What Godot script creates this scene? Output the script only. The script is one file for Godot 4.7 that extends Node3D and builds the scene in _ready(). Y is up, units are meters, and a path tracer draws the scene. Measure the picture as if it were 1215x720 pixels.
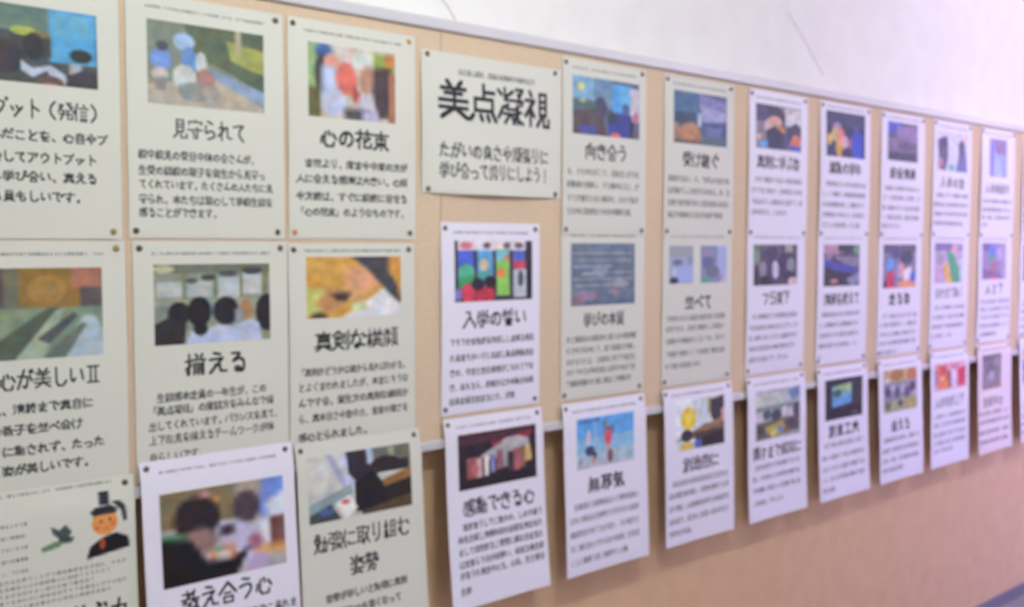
extends Node3D
# A school corridor: a long bulletin board on the wall, three rows of A3 posters pinned to it,
# the bottom row hanging below the board. The face of the board is z = 0, x runs along the wall, the floor is y = 0.

const BOARD_Y := 1.06          # lower edge of the board above the floor
const BOARD_H := 0.895         # between the two rails
const WALL_Z := -0.046         # face of the wall behind the board
const ROOM_X0 := -5.2
const ROOM_X1 := 8.4
const ROOM_Z1 := 2.35
const CEIL_Y := 2.72

var M := {}
var used := {}

# Strokes of the lettering on a 16 by 16 square, two digits a point; "x@abcd" sets another glyph into a part of the square.
const GLYPH := {
	"日": "313f 31d1df 38d8 3fdf",
	"目": "313f 31d1df 36d6 3ada 3fdf",
	"口": "323e 32d2de 3ede",
	"言": "71a2 04f4 37c7 3aca 3d3f 3dcdcf 3fcf",
	"糸": "8035a6 c33ac9 898f 5b2e bbde",
	"人": "826a0f 76ff",
	"亻": "e009 868f",
	"心": "271c 544c6fcfdc 8396 c5f9",
	"力": "25d5ceaf8d 80761f",
	"大": "05f5 80851f 86ff",
	"木": "05f5 808f 761d 96fd",
	"本": "04f4 808f 751c 95fc 4bcb",
	"宀": "8083 1317 13f3e7",
	"艹": "08f8 404f b0bf",
	"女": "06f6 614bdf b6ab1f",
	"子": "21d194 949e6f4e 08f8",
	"見": "目@20da 6a5c1f 9a9ffffc",
	"ネ": "70a2 14e40b 868f 98eb",
	"視": "ネ@006f 見@70ff",
	"美": "4062 c0a2 13e3 35c5 08f8 8388 0bfb 888b1f 8bff",
	"点": "8086 83e3 363b 36d6db 3bdb 2d0f 6d7f adbf dcff",
	"凝": "0123 0d38 4045a5 9144 6748 59a9 3bbb 7b4f 8caf b0f0d3 c2d4 a5f5e7 c5cf caea b8bc9f bdff",
	"守": "宀@00f7 08f8 a6ae8f6e 5a7c",
	"扌": "05f5 909e6f3d 0bf8",
	"前": "4062 c0a2 04f4 272f 27777f 2a7a 2d7d a7ad d6dfbf",
	"揃": "扌@004f 前@50ff",
	"攵": "6018 36f6 c6ab2f 469bff",
	"教": "1282 5056 06a6 a119 3989 896b6f4e 1cac 攵@90ff",
	"合": "8008 80f8 58a8 4b4f 4bcbcf 4fcf",
	"花": "艹@00f5 5609 393f e68a 868efefb",
	"束": "03f3 808f 363a 36c6ca 3aca 7a1f 9aff",
	"真": "12e2 8083 343b 34d4db 36d6 38d8 3bdb 0cfc 5d1f adff",
	"剣": "5004 50a4 3575 262a 26969a 2a9a 545b 5b0f 6caf c2cb f0fedf",
	"横": "木@005f 63f3 8085 d0d5 55f5 787d 78e8ed 7aea 7ded a6ad 8d6f ddff",
	"頁": "00f0 8063 333c 33d3dc 36d6 39d9 3cdc 6d1f adff",
	"顔": "4042 1272 3345 6345 0585 151a0f 6739 793c 8b3f 頁@90ff",
	"免": "5005 319174 2428 24a4a8 28a8 6468 680f 787efefb",
	"勉": "免@00af 力@83ff",
	"弓": "11e1e5 15e5 1519e9df9f",
	"強": "弓@005f a063e3 d1f4 666b 66f6fb 6bfb a5ae 6eed dcff",
	"取": "0191 212d 717f 2575 2979 0d9c 92f2c98f a6ff",
	"組": "糸@006f 919e 91e1ee 95e5 9aea 7efe",
	"姿": "0122 0734 7045 63e3c5 a448 a5f8 女@08ff",
	"勢": "1171 4047 0383 1676 0888 92e2d8f8f6 b0b589 a5c7 力@29df",
	"良": "7192 33c3c9 36c6 39c9 333e7c 79ff d99c",
	"頑": "1181 0494 343a0f 646e9e9b 頁@90ff",
	"張": "弓@005f 818a 81e1 84d4 87d7 6afa 8a8fbd aaff ebcd",
	"学": "2143 7083 d0b3 1518 15f5e8 48b889 898e6f4e 0bfb",
	"誇": "言@006f 72f2 a066 b2f6 87e7 6afa 9a9cecdfae",
	"入": "4181850f 85ff",
	"誓": "扌@0057 d082 8268 84f4 b4b8 言@28ef",
	"感": "220a 22f2 4484 4649 468689 4989 90bafaf8 e49a c0e1 心@0aff",
	"動": "8011 0393 2429 248489 2686 2989 505e 0b9b 0e9d 力@83ff",
	"向": "8043 141f 14e4efcf 575b 57b7bb 5bbb",
	"質": "7021 2117 2474 5457 f0a1 a197 a4f4 d4d7 383e 38d8de 3ada 3cdc 3ede 5e1f beff",
	"無": "3024 23e3 07f7 0bfb 333b 636b a3ab d3db 1d0f 5d5f 9daf ddff",
	"邪": "1191 313696 616e4e 650d a1af a1f1c6fbbc",
	"気": "4005 32d2 35c5 08c8ccfffc 4a9f 9a2f",
	"受": "d021 2244 7284 d2b4 1518 15f5e8 29c93f 5aef",
	"継": "糸@006f 717fff b1bd 87f7 93a5 f2d5 b88c b8ec",
	"並": "4164 c1a4 14f4 646d a4ad 1738 d7b9 0efe",
	"創": "5004 50b4 3585 353b0f 858a 3787 3a8a 3c3f 3c8c8f 3f8f c2cb f0fedf",
	"造": "2143 16462b 0f2c 2c5eff 8065 83e3 b0b6 56f6 787c 78e8ec 7cec",
	"的": "5032 131e 13737e 1878 1e7e b084 93f3edcfad a6c9",
	"隅": "101f 1151365a2b 6066 60e0e6 63e3 66e6 a0ac 595f 59f9fede 6dcc bacd",
	"々": "6228 54c45f 5a8d",
	"綺": "糸@006f 72f2 b067 b2e6 68f8 8a8d 8acacd 8dcd e8efcf",
	"麗": "0161 91f1 1316 136366 2444 9396 93e3e6 a4c4 28f8 8788 282d0f 2beb 686b b8bb 5b5f 5d8c bbbfff bdfc",
	"意": "8082 12e2 5355 b3a5 05f5 474b 47c7cb 49c9 4bcb 心@0bff",
	"工": "12e2 828e 0efe",
	"夫": "23d3 06f6 80870f 87ff",
	"走": "13e3 8086 06f6 868e 8aea 4a3c0f 3c7fff",
	"度": "8082 12f2 121a0f 35f5 6368 b3b8 68b8 3ada5f 6bef",
	"下": "01f1 818f 94d7",
	"運": "2143 16462b 0f2c 2c5eff 5153 51f1f3 64e4 656a 65e5ea 68e8 6aea 5cfc a3ae",
	"生": "4018 34e4 808f 29d9 0fff",
	"清": "0133 0528 0f3a 62f2 64e4 56f6 a0a6 787f 78e8ef 7aea 7cec",
	"掃": "扌@005f 71e1e6 74e4 76e6 686a 68f8fa 7b7e 7bebee b8bf",
	"終": "糸@006f a066 92e26a 94f9 abcc 9ddf",
	"発": "125208 1436 90f7 d0b2 f3d5 47b7 1aea 575a2f a7aefefb",
	"信": "亻@004f 言@50ff",
	"一": "18f8",
	"年": "4017 23e3 47d7 474b 0bfb 838f",
	"上": "808e 87d7 0efe",
	"中": "232a 23d3da 2ada 808f",
	"自": "8062 323f 32d2df 36d6 3ada 3fdf",
	"左": "04f4 600d 59e9 999e 3efe",
	"出": "808f 3237d7d2 1a1fefea",
	"校": "木@005f a0a2 62f2 9367 d3f7 e86f 88ff",
	"方": "8082 03f3 737b0f 57d7ceae",
	"体": "亻@004f 本@50ff",
	"員": "4044 40c0c4 44c4 363d 36d6dd 39d9 3bdb 3ddd 5e1f beff",
	"会": "8007 80f7 47b7 1aea 6a3ece acdf",
	"あ": "13d2 616e a63f1b58c8fbdf9f",
	"い": "222a4d6a c3eb",
	"う": "50b1 26a4d7ca7f",
	"え": "50a1 25c42f 69a9aefe",
	"か": "15a5ab8f6d 701f c3f8",
	"が": "15a5ab8f6d 701f c5e9 c1d3 e0f2",
	"き": "13d2 16e5 70ca 3a3d6fcf",
	"く": "b048bf",
	"ぐ": "b047bf c4d6 e3f5",
	"け": "21183f 74f4 c0ca8f",
	"こ": "33c3 2a4ede",
	"さ": "14d4 60c9 393d6fbf",
	"し": "404b6fbfeb",
	"す": "03f3 909a6b49689a7f",
	"ず": "03f3 909a6b49689a7f d0e2",
	"せ": "05f5 b0bb8a 505d7fdf",
	"そ": "31c128e68a8dbf",
	"た": "1494 601e 86d6 7b8ded",
	"だ": "1494 601e 86d6 7b8ded c0d2 e0f2",
	"ち": "14e3 602ba8dadccf6f",
	"っ": "29a7daddbf6f",
	"つ": "16b3e6ebaf5f",
	"て": "13e1857acf",
	"で": "12c1747aae c5d7 e4f6",
	"と": "4067 d35a3c5fdf",
	"ど": "4067 d35a3c5fdf c0d2 e0f2",
	"な": "1494 601b c3f6 a79d6f4d7bed",
	"に": "31183f 74e4 6b7ded",
	"の": "836c3d194492e6dc9e",
	"は": "21183f 74e4 b0bd8f6d8bee",
	"ば": "21183f 74e4 b0bd8f6d8bee d0e2",
	"び": "13632a4e9dc7b3f8 c0d2 e0f2",
	"ぶ": "70a2 837a9e6f 4b1e c9fd d1e3",
	"べ": "0a65fd b2c4 d1e3",
	"ま": "24d4 38c8 808d5f3d5bdf",
	"み": "21a13d0c19fb d6af",
	"む": "1494 505b3c29485b6fcfed c3f6",
	"め": "a13e1b56b5ea8f 335d",
	"も": "606b8fceda 14b4 18b8",
	"や": "09a4e6d99a 7091 338f",
	"よ": "84e4 808d5f2d4bed",
	"ら": "50a2 342b97dbcd5f",
	"り": "40495a b0b9ad6f",
	"る": "31b12885c6dacf7f5d7bbe",
	"れ": "404f 1564 0c94b4adfd",
	"ろ": "31b128a5d8dbaf5f",
	"わ": "404f 1564 0b84d4f9cd9f",
	"を": "13d3 702b78aaac e84c6fdf",
	"ん": "801f5a899ecdfa",
	"ア": "12e2b7 747a2f",
	"ウ": "8083 3338 33d3ca5f",
	"プ": "13c3b84f e0f1e2d1e0",
	"ッ": "274a 7699 d75f",
	"ト": "606f 65d9",
	"ン": "1348 1ebbe3",
	"ー": "18e8",
	"チ": "c031 06f6 828a4f",
	"ム": "802dee b9ef",
	"ワ": "2328 23d3ca6f",
	"ク": "6028 53d3ca3f",
	"バ": "430e b3fe c0d2 e0f1",
	"ラ": "32c2 16d6cb4f",
	"ス": "22d21f 78ff",
	"、": "2c5f",
	"。": "3c5c5f3f3c",
	"『": "b0f0 b0b9",
	"』": "4f0f 4f46",
	"！": "818a 8d8f",
	"（": "d094889bdf",
	"）": "2064786b2f",
	"Ⅱ": "21d1 2ede 515e a1ae",
	"7": "13d36f",
	"5": "d13127a6dacd7f2d",
}
const FILL_KANA := "のにをはがでとてしたいなるまかられすきもあそこう"
const FILL_KANJI := "真校年学生自員体中方会意美取組姿教合心動感度造清終走気質向受視前言目本見花"

# The pictures printed on the posters: rectangles, ellipses and polygons in per cent of the picture.
const PHOTO := {
	"1,1": "b 454c50 | r 0 0 100 34 5f7a70 | r 66 -2 34 72 46a2e2 | r 70 5 24 30 58acd8 | e 22 6 9 6 b8b04a | e 48 33 9 6 9cab48 | e 22 33 9 7 8fa04a | e 60 38 7 6 8a7038 | r 40 40 28 25 3c3f44 | e 55 52 7 18 2c2e38 | e 35 68 14 22 3a3642 | e 14 70 14 22 433b48 | p b4c0da 46 70 54 80 66 74 76 84 80 100 68 98 64 82 54 92 46 84 | e 66 97 9 9 6a4a48 | e 66 101 6 4 c07060 | e 88 58 8 9 2b3036 | r 80 70 9 14 a8a8b4 | p 3d3a46 76 100 80 84 90 76 100 80 100 100",
	"2,1": "b 7f8a78 | r 0 0 45 45 77857a | p 55644e 30 0 100 0 100 75 60 48 40 42 | p 9ba24e 66 14 100 22 100 52 84 46 70 38 | r 74 0 6 30 b4a88a | p 86a0c8 46 48 100 74 100 92 44 62 | p b4aa9a 0 78 50 60 100 94 100 100 0 100 | e 11 46 9 13 7092e6 | e 10 64 7 8 c3bec2 | r 6 68 9 16 8a8a90 | e 12 30 5 6 4a4a4e | e 30 22 9 10 9fc0ec | e 34 44 7 16 5f8fd8 | e 30 64 10 14 c8ccc8 | r 26 74 7 14 8a8e90 | e 44 46 5 14 c4c8d0 | e 48 64 8 12 b07a78 | e 38 82 13 12 8e9498 | e 53 80 8 9 a89890",
	"3,1": "b c8c0b8 | r 0 0 12 100 8fb070 | r 0 60 14 40 5c5a34 | e 17 10 10 10 3f66b0 | e 16 40 9 26 3c3c40 | e 26 24 9 12 f0a090 | p c0c8f0 14 30 30 30 40 60 42 90 26 98 14 90 | e 42 44 12 22 e66a5e | e 45 12 9 10 d8b8b8 | p b8433a 50 50 58 64 54 78 48 70 | e 62 16 14 14 d8dcd0 | r 74 4 26 30 8aa044 | r 88 4 12 18 c87a34 | e 68 44 12 20 c08870 | p 4a3c44 74 26 94 22 98 60 94 92 80 96 72 60 | p d0c8e0 56 66 72 60 76 90 60 96 | r 40 86 30 14 4a4450 | r 60 88 20 12 b8b4e4 | r 92 30 8 70 b06a50",
	"1,2": "b 6a6a58 | r 0 0 30 46 5a4c50 | r 40 0 44 46 8f6a30 | e 60 24 14 16 a87a36 | r 78 0 22 24 b06a55 | r 84 22 16 22 5a5056 | r 0 44 100 56 7a9078 | p 4f5c50 4 100 60 44 70 44 36 100 | p 9cb09c 36 100 66 46 72 46 56 100 | p 4a5058 52 78 78 50 82 54 60 84 | p a8c0d0 64 100 86 54 94 54 100 70 100 100 | p 667268 56 100 84 62 88 64 72 100 | p 8aa060 0 60 30 48 34 52 0 70",
	"3,2": "b d89a34 | r 0 0 100 30 dca040 | p e0a060 38 18 70 20 76 50 50 80 34 60 | e 58 36 17 22 eaa070 | p 40404a 46 0 86 0 88 30 96 50 100 80 92 74 74 40 62 20 | r 86 0 14 30 d89038 | p c89054 0 54 30 50 46 64 30 90 0 100 | r 0 52 18 44 c4c860 | p 4c3a30 20 60 46 58 40 74 22 72 | e 20 76 10 14 c88a50 | p e6e6ee 80 52 100 84 100 100 34 100 60 76 | p d4dc9c 44 80 60 72 62 88 46 92 | e 12 96 8 5 3a2c28",
	"4,2": "b 3c3444 | r 4 0 88 16 ecdcea | e 14 8 8 6 f07a90 | e 40 8 5 5 705860 | e 66 8 5 5 705860 | e 82 8 6 5 705860 | r 4 16 20 54 4260e4 | e 14 52 10 14 48b890 | r 28 16 20 60 52a8ec | e 36 40 6 10 d8c0a0 | r 28 50 18 18 40a0a0 | r 52 14 18 78 84cc50 | r 52 16 18 16 70c8f0 | e 58 54 6 8 f08040 | e 66 28 3 6 f08040 | r 74 16 16 20 4a6ad8 | r 74 34 17 14 e04468 | r 74 48 18 48 c0c8d8 | p 30a060 4 58 24 56 22 76 4 78 | e 16 86 9 16 e83a5c | e 36 90 14 16 c82c48 | e 28 72 8 10 2c2230 | e 44 68 8 10 241c28 | e 4 88 4 10 8080e0 | e 84 64 4 14 50505c | r 94 10 6 90 2c2438",
	"4,3": "b 241c28 | r 0 0 100 20 4c2834 | p b02838 40 22 100 8 100 16 44 32 | p a8a8b0 50 26 90 20 92 44 40 54 26 44 | e 70 24 16 8 c0b8c0 | r 10 44 12 44 a05050 | r 22 46 8 40 d8a8a8 | r 32 44 6 38 f0e4e0 | r 40 44 7 34 7c80c0 | r 48 38 8 36 a85868 | r 56 36 8 36 90a0a8 | r 62 44 8 36 3a2a34 | r 70 40 9 42 b05058 | r 79 38 7 40 806048 | p d8b060 86 36 92 36 95 66 84 68 | r 0 82 100 18 20181e | r 94 0 6 100 2c1c28 | e 20 68 4 12 c86060 | e 76 66 5 12 c06068",
	"2,3": "b b0a8b0 | r 0 0 66 40 7a6a4a | r 60 0 40 34 a89888 | p 6c8ef0 82 0 100 0 100 20 84 44 78 40 | p d8e4fc 84 28 100 16 100 44 88 50 | e 34 8 5 4 f0a0b0 | e 42 14 5 4 d08a40 | e 28 32 18 24 241a20 | e 30 56 14 14 8a6a68 | p 50885a 0 44 20 46 16 56 0 56 | e 68 28 11 18 4a3a48 | p c8c0e4 44 40 60 40 76 52 92 84 70 96 50 70 | p e0e0f4 76 46 90 46 94 74 84 72 | r 88 44 12 34 7a4440 | p e8a050 70 74 100 74 100 86 76 82 | e 52 50 6 6 3c3044 | e 74 68 6 9 b06890 | p d88a70 34 70 56 64 60 82 40 84 | e 48 78 6 4 f4f0f4 | e 44 70 4 3 60a070 | p 120c12 0 50 22 54 34 80 56 82 70 72 58 100 0 100 | p c0a8dc 66 92 78 80 86 84 84 100 64 100",
	"3,3": "b c8c8c8 | r 0 0 60 60 d4d4d0 | p a8b0e0 16 2 22 2 40 60 34 62 | p c8ccf4 30 8 40 8 44 62 36 60 | p 2c2434 36 0 56 0 58 24 66 44 60 66 50 58 38 36 | r 56 0 8 26 a4c0e8 | r 62 0 38 40 6a665c | r 78 6 6 20 88a080 | r 64 26 34 16 2a2428 | e 74 28 14 10 2a2028 | p 9a6434 60 58 100 40 100 56 70 66 | p 1c1820 44 50 62 36 72 60 72 90 60 100 44 92 | p 8aa0a8 0 72 40 52 42 64 20 84 0 90 | p 3a4048 0 88 20 76 30 100 0 100 | e 16 86 7 6 4060b0 | p f0f0ec 24 76 38 66 46 88 34 100 | e 34 76 4 3 d84868 | p 241c1c 72 64 100 56 100 92 72 96 | p 54402c 50 94 100 80 100 100 50 100",
	"5,1": "b 5a6a8c | r 0 0 40 40 7ab0d8 | e 12 18 5 6 e8e060 | e 14 46 6 6 e0d850 | r 30 0 30 50 6a90b8 | r 58 6 30 52 4aa0ec | r 70 10 16 40 60b4f4 | r 86 10 14 60 d0c8dc | e 40 52 10 20 4a4c6c | r 0 44 34 10 4c7068 | p 5a5058 0 60 40 52 50 100 0 100 | p 3c48a0 50 70 66 56 88 60 88 100 52 100 | e 78 48 6 10 5060a0 | e 58 66 8 10 3c4458 | e 94 62 5 10 c87090 | e 62 98 8 6 f07070 | r 84 70 8 30 3a3c58 | r 10 84 24 16 4a50a8 | e 94 90 5 8 706080",
	"5,2": "b 647490 | r 0 0 100 12 6a7c98 | r 2 14 94 4 8a98a8 | r 4 26 90 4 8c98a4 | r 4 36 60 4 909cb0 | e 44 44 12 10 8c98b4 | r 60 46 36 4 9098a0 | r 4 56 50 4 8494ac | r 56 56 40 5 8894a8 | r 6 66 86 4 8c98ac | e 74 66 14 6 a09cac | r 2 76 96 4 707c94 | e 22 84 18 8 947c9c | e 66 80 8 5 9c8090 | r 0 92 100 8 58688c | r 62 0 2 92 5c6c84 | r 16 48 20 3 a8b4c0 | e 10 94 10 5 907488",
	"5,3": "b 6cbcf4 | r 0 0 100 40 54a8fa | r 0 40 100 30 80c0ec | r 0 68 100 20 a8c8dc | p b8c0d4 0 80 100 90 100 100 0 100 | p 4080d8 4 4 40 2 38 10 4 12 | e 20 40 4 16 d8c8e4 | e 22 66 8 10 34406c | e 30 74 4 10 3c4060 | r 26 78 5 18 c09088 | e 54 42 7 18 e85070 | e 48 14 5 6 7080a0 | r 46 18 4 18 6a78a0 | r 60 22 4 16 607090 | e 54 26 4 5 805868 | r 50 60 8 14 d0a8b0 | e 57 82 5 14 7a5058 | e 6 86 3 4 7088a8 | r 30 10 4 60 9cc0e8",
	"6,1": "b 5c6890 | r 0 0 45 60 48709c | p 8080c4 46 0 100 14 100 40 50 30 | p a0a4d8 46 20 100 34 100 50 54 56 | r 44 40 7 26 c4cce8 | r 50 56 50 30 4c5c90 | r 60 64 30 20 6878b8 | r 0 40 40 24 3c5474 | e 30 82 20 24 b47e58 | e 30 76 12 14 c48a60 | e 4 80 7 20 a88068 | r 50 84 50 16 5c7484 | r 0 94 50 6 6c5c64",
	"6,2": "b paper | r 0 0 40 100 a8b0cc | r 0 0 40 30 a4a8b4 | e 14 44 8 8 7078a0 | r 10 56 30 40 a8b4e8 | r 6 60 6 20 c8d0f0 | e 8 92 7 9 3c4058 | r 30 30 10 20 8c9cc0 | r 53 0 47 100 8890b8 | e 66 44 10 20 70749c | r 82 0 18 80 a8b4e0 | r 58 10 20 20 9c94b4 | r 53 88 18 12 60a88c | e 74 70 12 16 787890 | p c8b8dc 86 100 100 60 100 100",
	"6,3": "b d4dce8 | r 0 0 44 70 ecf0fa | r 34 2 32 60 d0dce8 | e 26 38 15 22 f0cc20 | e 28 34 8 12 f4d838 | r 66 4 20 30 a08c54 | p 3c3444 72 8 100 0 100 56 80 54 72 40 | p 7c5a44 0 80 60 54 100 50 100 70 40 80 | p 9c7448 40 64 96 44 96 56 44 74 | r 40 68 60 32 4c3c38 | e 22 72 12 12 343038 | p e0c040 10 86 36 86 34 100 10 100 | p 3870f0 36 88 50 82 52 94 38 98 | e 98 40 5 14 e0a090 | p 302428 52 80 100 70 100 100 54 100",
	"7,1": "b 8c8498 | r 0 0 30 40 58547c | p 4c4860 22 4 46 0 62 14 64 50 54 60 30 40 | e 40 40 16 16 e0a898 | p d08858 44 40 60 48 62 64 50 60 | e 26 48 9 14 d8b0b4 | p 3c405c 20 60 40 46 60 64 62 100 26 100 | r 64 4 36 40 d8d8e0 | e 74 10 6 4 e09880 | p 4c4868 66 50 88 34 100 44 100 66 78 72 70 90 62 80 | e 88 78 12 16 e87c68 | r 72 88 28 12 5058c4 | e 16 90 9 8 58a4ec | e 6 74 5 6 e8b8a8 | r 60 60 10 40 50587c",
	"7,2": "b 544868 | r 0 0 14 50 6c8870 | p 6c6078 14 0 60 0 64 30 30 36 | r 70 0 20 20 a09c90 | e 40 20 16 14 4c4468 | e 20 60 8 20 8c84a0 | e 48 62 7 22 d4ccec | e 26 90 12 14 343038 | e 66 44 10 22 443c58 | e 84 52 10 18 80949c | e 78 76 14 12 403c50 | e 90 92 12 10 e4ccd0 | r 0 60 10 40 3c3840 | e 8 30 5 14 7c9c84",
	"7,3": "b 98a0a4 | r 0 0 100 32 b4bcc4 | p c4ccc0 0 12 60 6 60 26 0 34 | p 6a88c4 72 6 100 0 100 20 82 28 | r 0 34 100 10 809090 | e 8 54 9 12 d0ccdc | e 24 50 9 10 4c5c74 | e 46 54 12 12 40485c | e 64 48 7 10 d4d0dc | e 78 52 8 10 c8c4d4 | e 92 48 9 14 4c4c64 | p 6c6050 0 66 100 60 100 90 0 100 | p b0a444 20 76 60 66 66 82 26 92 | p d4c450 30 86 56 80 60 90 34 98 | e 54 84 6 6 6080e0 | e 82 76 14 10 50485c | e 10 80 10 9 4a4450",
	"8,1": "b 40406c | r 0 0 100 30 484c74 | e 26 40 12 16 b088a8 | e 22 52 10 16 c8b470 | e 36 58 9 22 f08078 | e 8 64 6 14 e0b450 | e 32 82 10 18 e0a840 | e 46 66 8 14 d8b0d0 | e 14 84 7 14 384878 | e 60 68 7 12 a06c80 | p 3c50d8 62 50 80 38 94 46 94 100 66 100 | e 76 34 6 10 5058a0 | e 46 92 10 10 483c54 | r 94 0 6 100 383c60",
	"8,2": "b 4c4860 | p c090a8 0 0 40 0 60 18 20 26 0 20 | r 40 2 34 16 343c54 | r 84 0 14 24 6c9c78 | p 847c98 20 26 100 28 100 56 60 50 | p 4c50b4 0 34 50 46 100 60 100 72 40 66 0 52 | p 3c3848 0 56 60 68 100 74 100 90 60 100 0 100 | p 8c90b4 60 84 100 66 100 92 76 100 | e 28 88 10 6 c08080 | e 12 30 9 8 9880b0",
	"8,3": "b 2c2838 | p 64b4d4 18 18 70 12 70 64 18 70 | p 8cbc84 20 18 70 12 68 34 24 36 | e 32 36 12 10 3c5c60 | p 58a0e8 20 48 68 42 70 64 18 70 | r 72 0 28 100 34303c | r 0 74 100 26 242028 | e 80 90 12 5 4c4448 | e 60 26 6 5 b4cc70",
	"9,1": "b 64587c | r 0 0 46 30 5864d8 | p 9880b8 30 10 100 4 100 50 56 50 30 40 | p 7c6c98 0 40 60 40 100 56 100 76 0 80 | r 0 78 100 22 54506c | e 60 62 24 12 6c5c88 | e 24 54 14 14 8878a0",
	"9,2": "b 8480a8 | r 0 0 100 20 64607c | e 70 30 20 16 4c4868 | e 36 20 14 14 5c5890 | e 20 46 12 14 58a0f8 | p e83868 10 66 30 58 34 100 10 100 | e 46 62 6 18 a0a0e0 | e 56 60 8 18 f0a0a0 | p f4e4f0 60 60 86 50 88 80 62 84 | p f09870 44 86 100 80 100 100 44 100 | e 90 76 9 12 4470e8 | e 6 92 5 10 483c54 | e 26 50 5 6 70b0f0",
	"9,3": "b 8c8498 | r 0 0 100 30 c8a470 | e 40 14 20 14 b07c34 | e 84 16 16 14 c8784c | e 10 30 9 12 d0c8d8 | r 0 30 100 36 8c88a0 | e 12 52 8 12 484468 | e 28 44 6 9 c0bcd8 | e 40 56 8 14 50507c | e 58 46 7 10 b8b0d0 | e 70 58 8 14 544c70 | e 86 46 8 12 484464 | e 92 66 7 10 b8a8c0 | p a0a470 0 76 100 66 100 100 0 100 | e 12 84 10 10 5c705c | e 50 82 8 8 50486c | e 80 84 12 9 b89c58",
	"10,1": "b d8d4f8 | p 686088 0 20 32 10 34 60 26 100 6 96 | e 20 26 12 14 504c84 | r 34 0 34 100 d8d8fc | p 6c6c98 68 30 80 10 92 40 100 100 64 100 70 60 | e 82 30 9 12 605c80 | r 36 84 20 16 70b8a8 | e 10 80 9 12 c08898 | p 7478c4 64 80 90 60 100 100 60 100 | e 90 12 8 8 f0c0d4",
	"10,2": "b c8b0dc | r 0 0 60 20 8878b8 | e 70 16 12 10 e8a8c8 | p 4cac80 40 20 64 24 84 60 90 100 62 100 48 50 | p f0b848 28 50 44 50 62 100 40 100 | e 20 40 12 14 a898b8 | e 14 76 12 18 d8a8d8 | p b8d8e8 84 40 100 40 100 100 92 100 | e 92 12 8 8 9c8cc0",
	"10,3": "b e8a0b8 | p f06848 8 10 36 6 44 60 50 94 14 96 | e 30 24 10 14 e84c54 | e 30 76 14 18 f88040 | r 0 20 8 60 a878a8 | e 24 56 6 10 f0b880 | p 8c5870 40 30 50 30 54 90 46 94 | r 54 30 16 66 e8d8f4 | p e83c60 72 30 100 20 98 92 76 96 | e 66 16 10 10 d880a8 | e 90 10 10 8 f0b0d0",
	"11,1": "b 9c9cf4 | p 9880c8 20 0 100 0 100 40 60 50 30 30 | e 66 20 20 12 a080b8 | r 0 40 100 60 9ca8fc | p b0c0ff 30 40 60 50 70 100 20 100 | p 8c80f0 0 10 20 20 16 100 0 100",
	"11,2": "b a088c0 | r 0 0 40 20 7c6ca8 | e 40 20 16 14 6088f8 | e 36 42 14 12 5c9c94 | e 46 66 14 16 b8789c | e 76 30 14 20 b8b0e8 | r 80 0 20 100 b09cd0 | p 8870a8 0 70 60 80 90 100 0 100 | e 46 98 20 6 f05080",
	"11,3": "b 8c8090 | r 0 0 100 20 74687c | e 40 40 24 18 786c80 | e 50 62 18 14 a8a0bc | e 20 80 18 16 988898 | p 9c7c84 30 84 90 74 100 100 20 100 | e 80 20 16 14 9c8c98 | e 76 56 14 20 887c88",
	"1,3": "b paper | r 70 4 10 22 30343c | p 2c3038 60 34 66 28 80 26 90 34 76 34 64 38 | e 75 50 13 17 e89a58 | p 2c3038 62 40 70 32 84 32 88 38 74 38 | e 67 56 3 4 e08050 | e 83 52 3 4 e08050 | e 71 48 1 2 403030 | e 80 46 1 2 403030 | r 74 58 5 2 b05040 | p 383c44 82 22 90 22 96 30 98 50 94 52 92 36 86 27 | p 1c1a20 56 96 60 80 72 70 86 66 98 74 100 88 | e 72 78 3 8 b04a38 | p 4a5458 22 44 30 50 36 44 42 54 38 64 30 62 24 54 | p 3c484c 30 60 44 62 42 68 28 68 | p 6a8a6a 12 70 26 64 34 66 30 72 14 76",
	"2,2": "b 8c9484 | r 0 0 100 12 6c7264 | e 8 6 9 5 b8b890 | r 2 22 22 20 b4bcc0 | r 27 22 22 20 b0b8bc | r 54 18 19 26 bcc4ca | r 76 12 17 28 c2c8ce | r 24 0 2 46 66744f | r 50 0 2 46 66744f | r 73 0 2 44 6c784c | r 94 0 4 42 767c56 | e 31 21 5 3 4a4c4c | e 45 17 6 4 3c3e40 | e 62 12 8 4 4a5050 | e 84 9 9 5 404448 | r 0 44 100 10 989e8a | r 0 52 60 18 7c8484 | e 20 62 9 15 24222a | e 37 60 10 19 1c1c24 | e 60 60 11 18 20202a | e 97 64 10 24 221c24 | p 2a2832 0 74 12 66 26 76 24 100 0 100 | e 78 60 6 13 b07a50 | r 68 58 8 22 8a9098 | p b8c6ee 26 100 30 84 42 84 52 78 66 80 82 72 90 78 92 100 | e 38 82 6 8 1c1c24",
}

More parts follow.
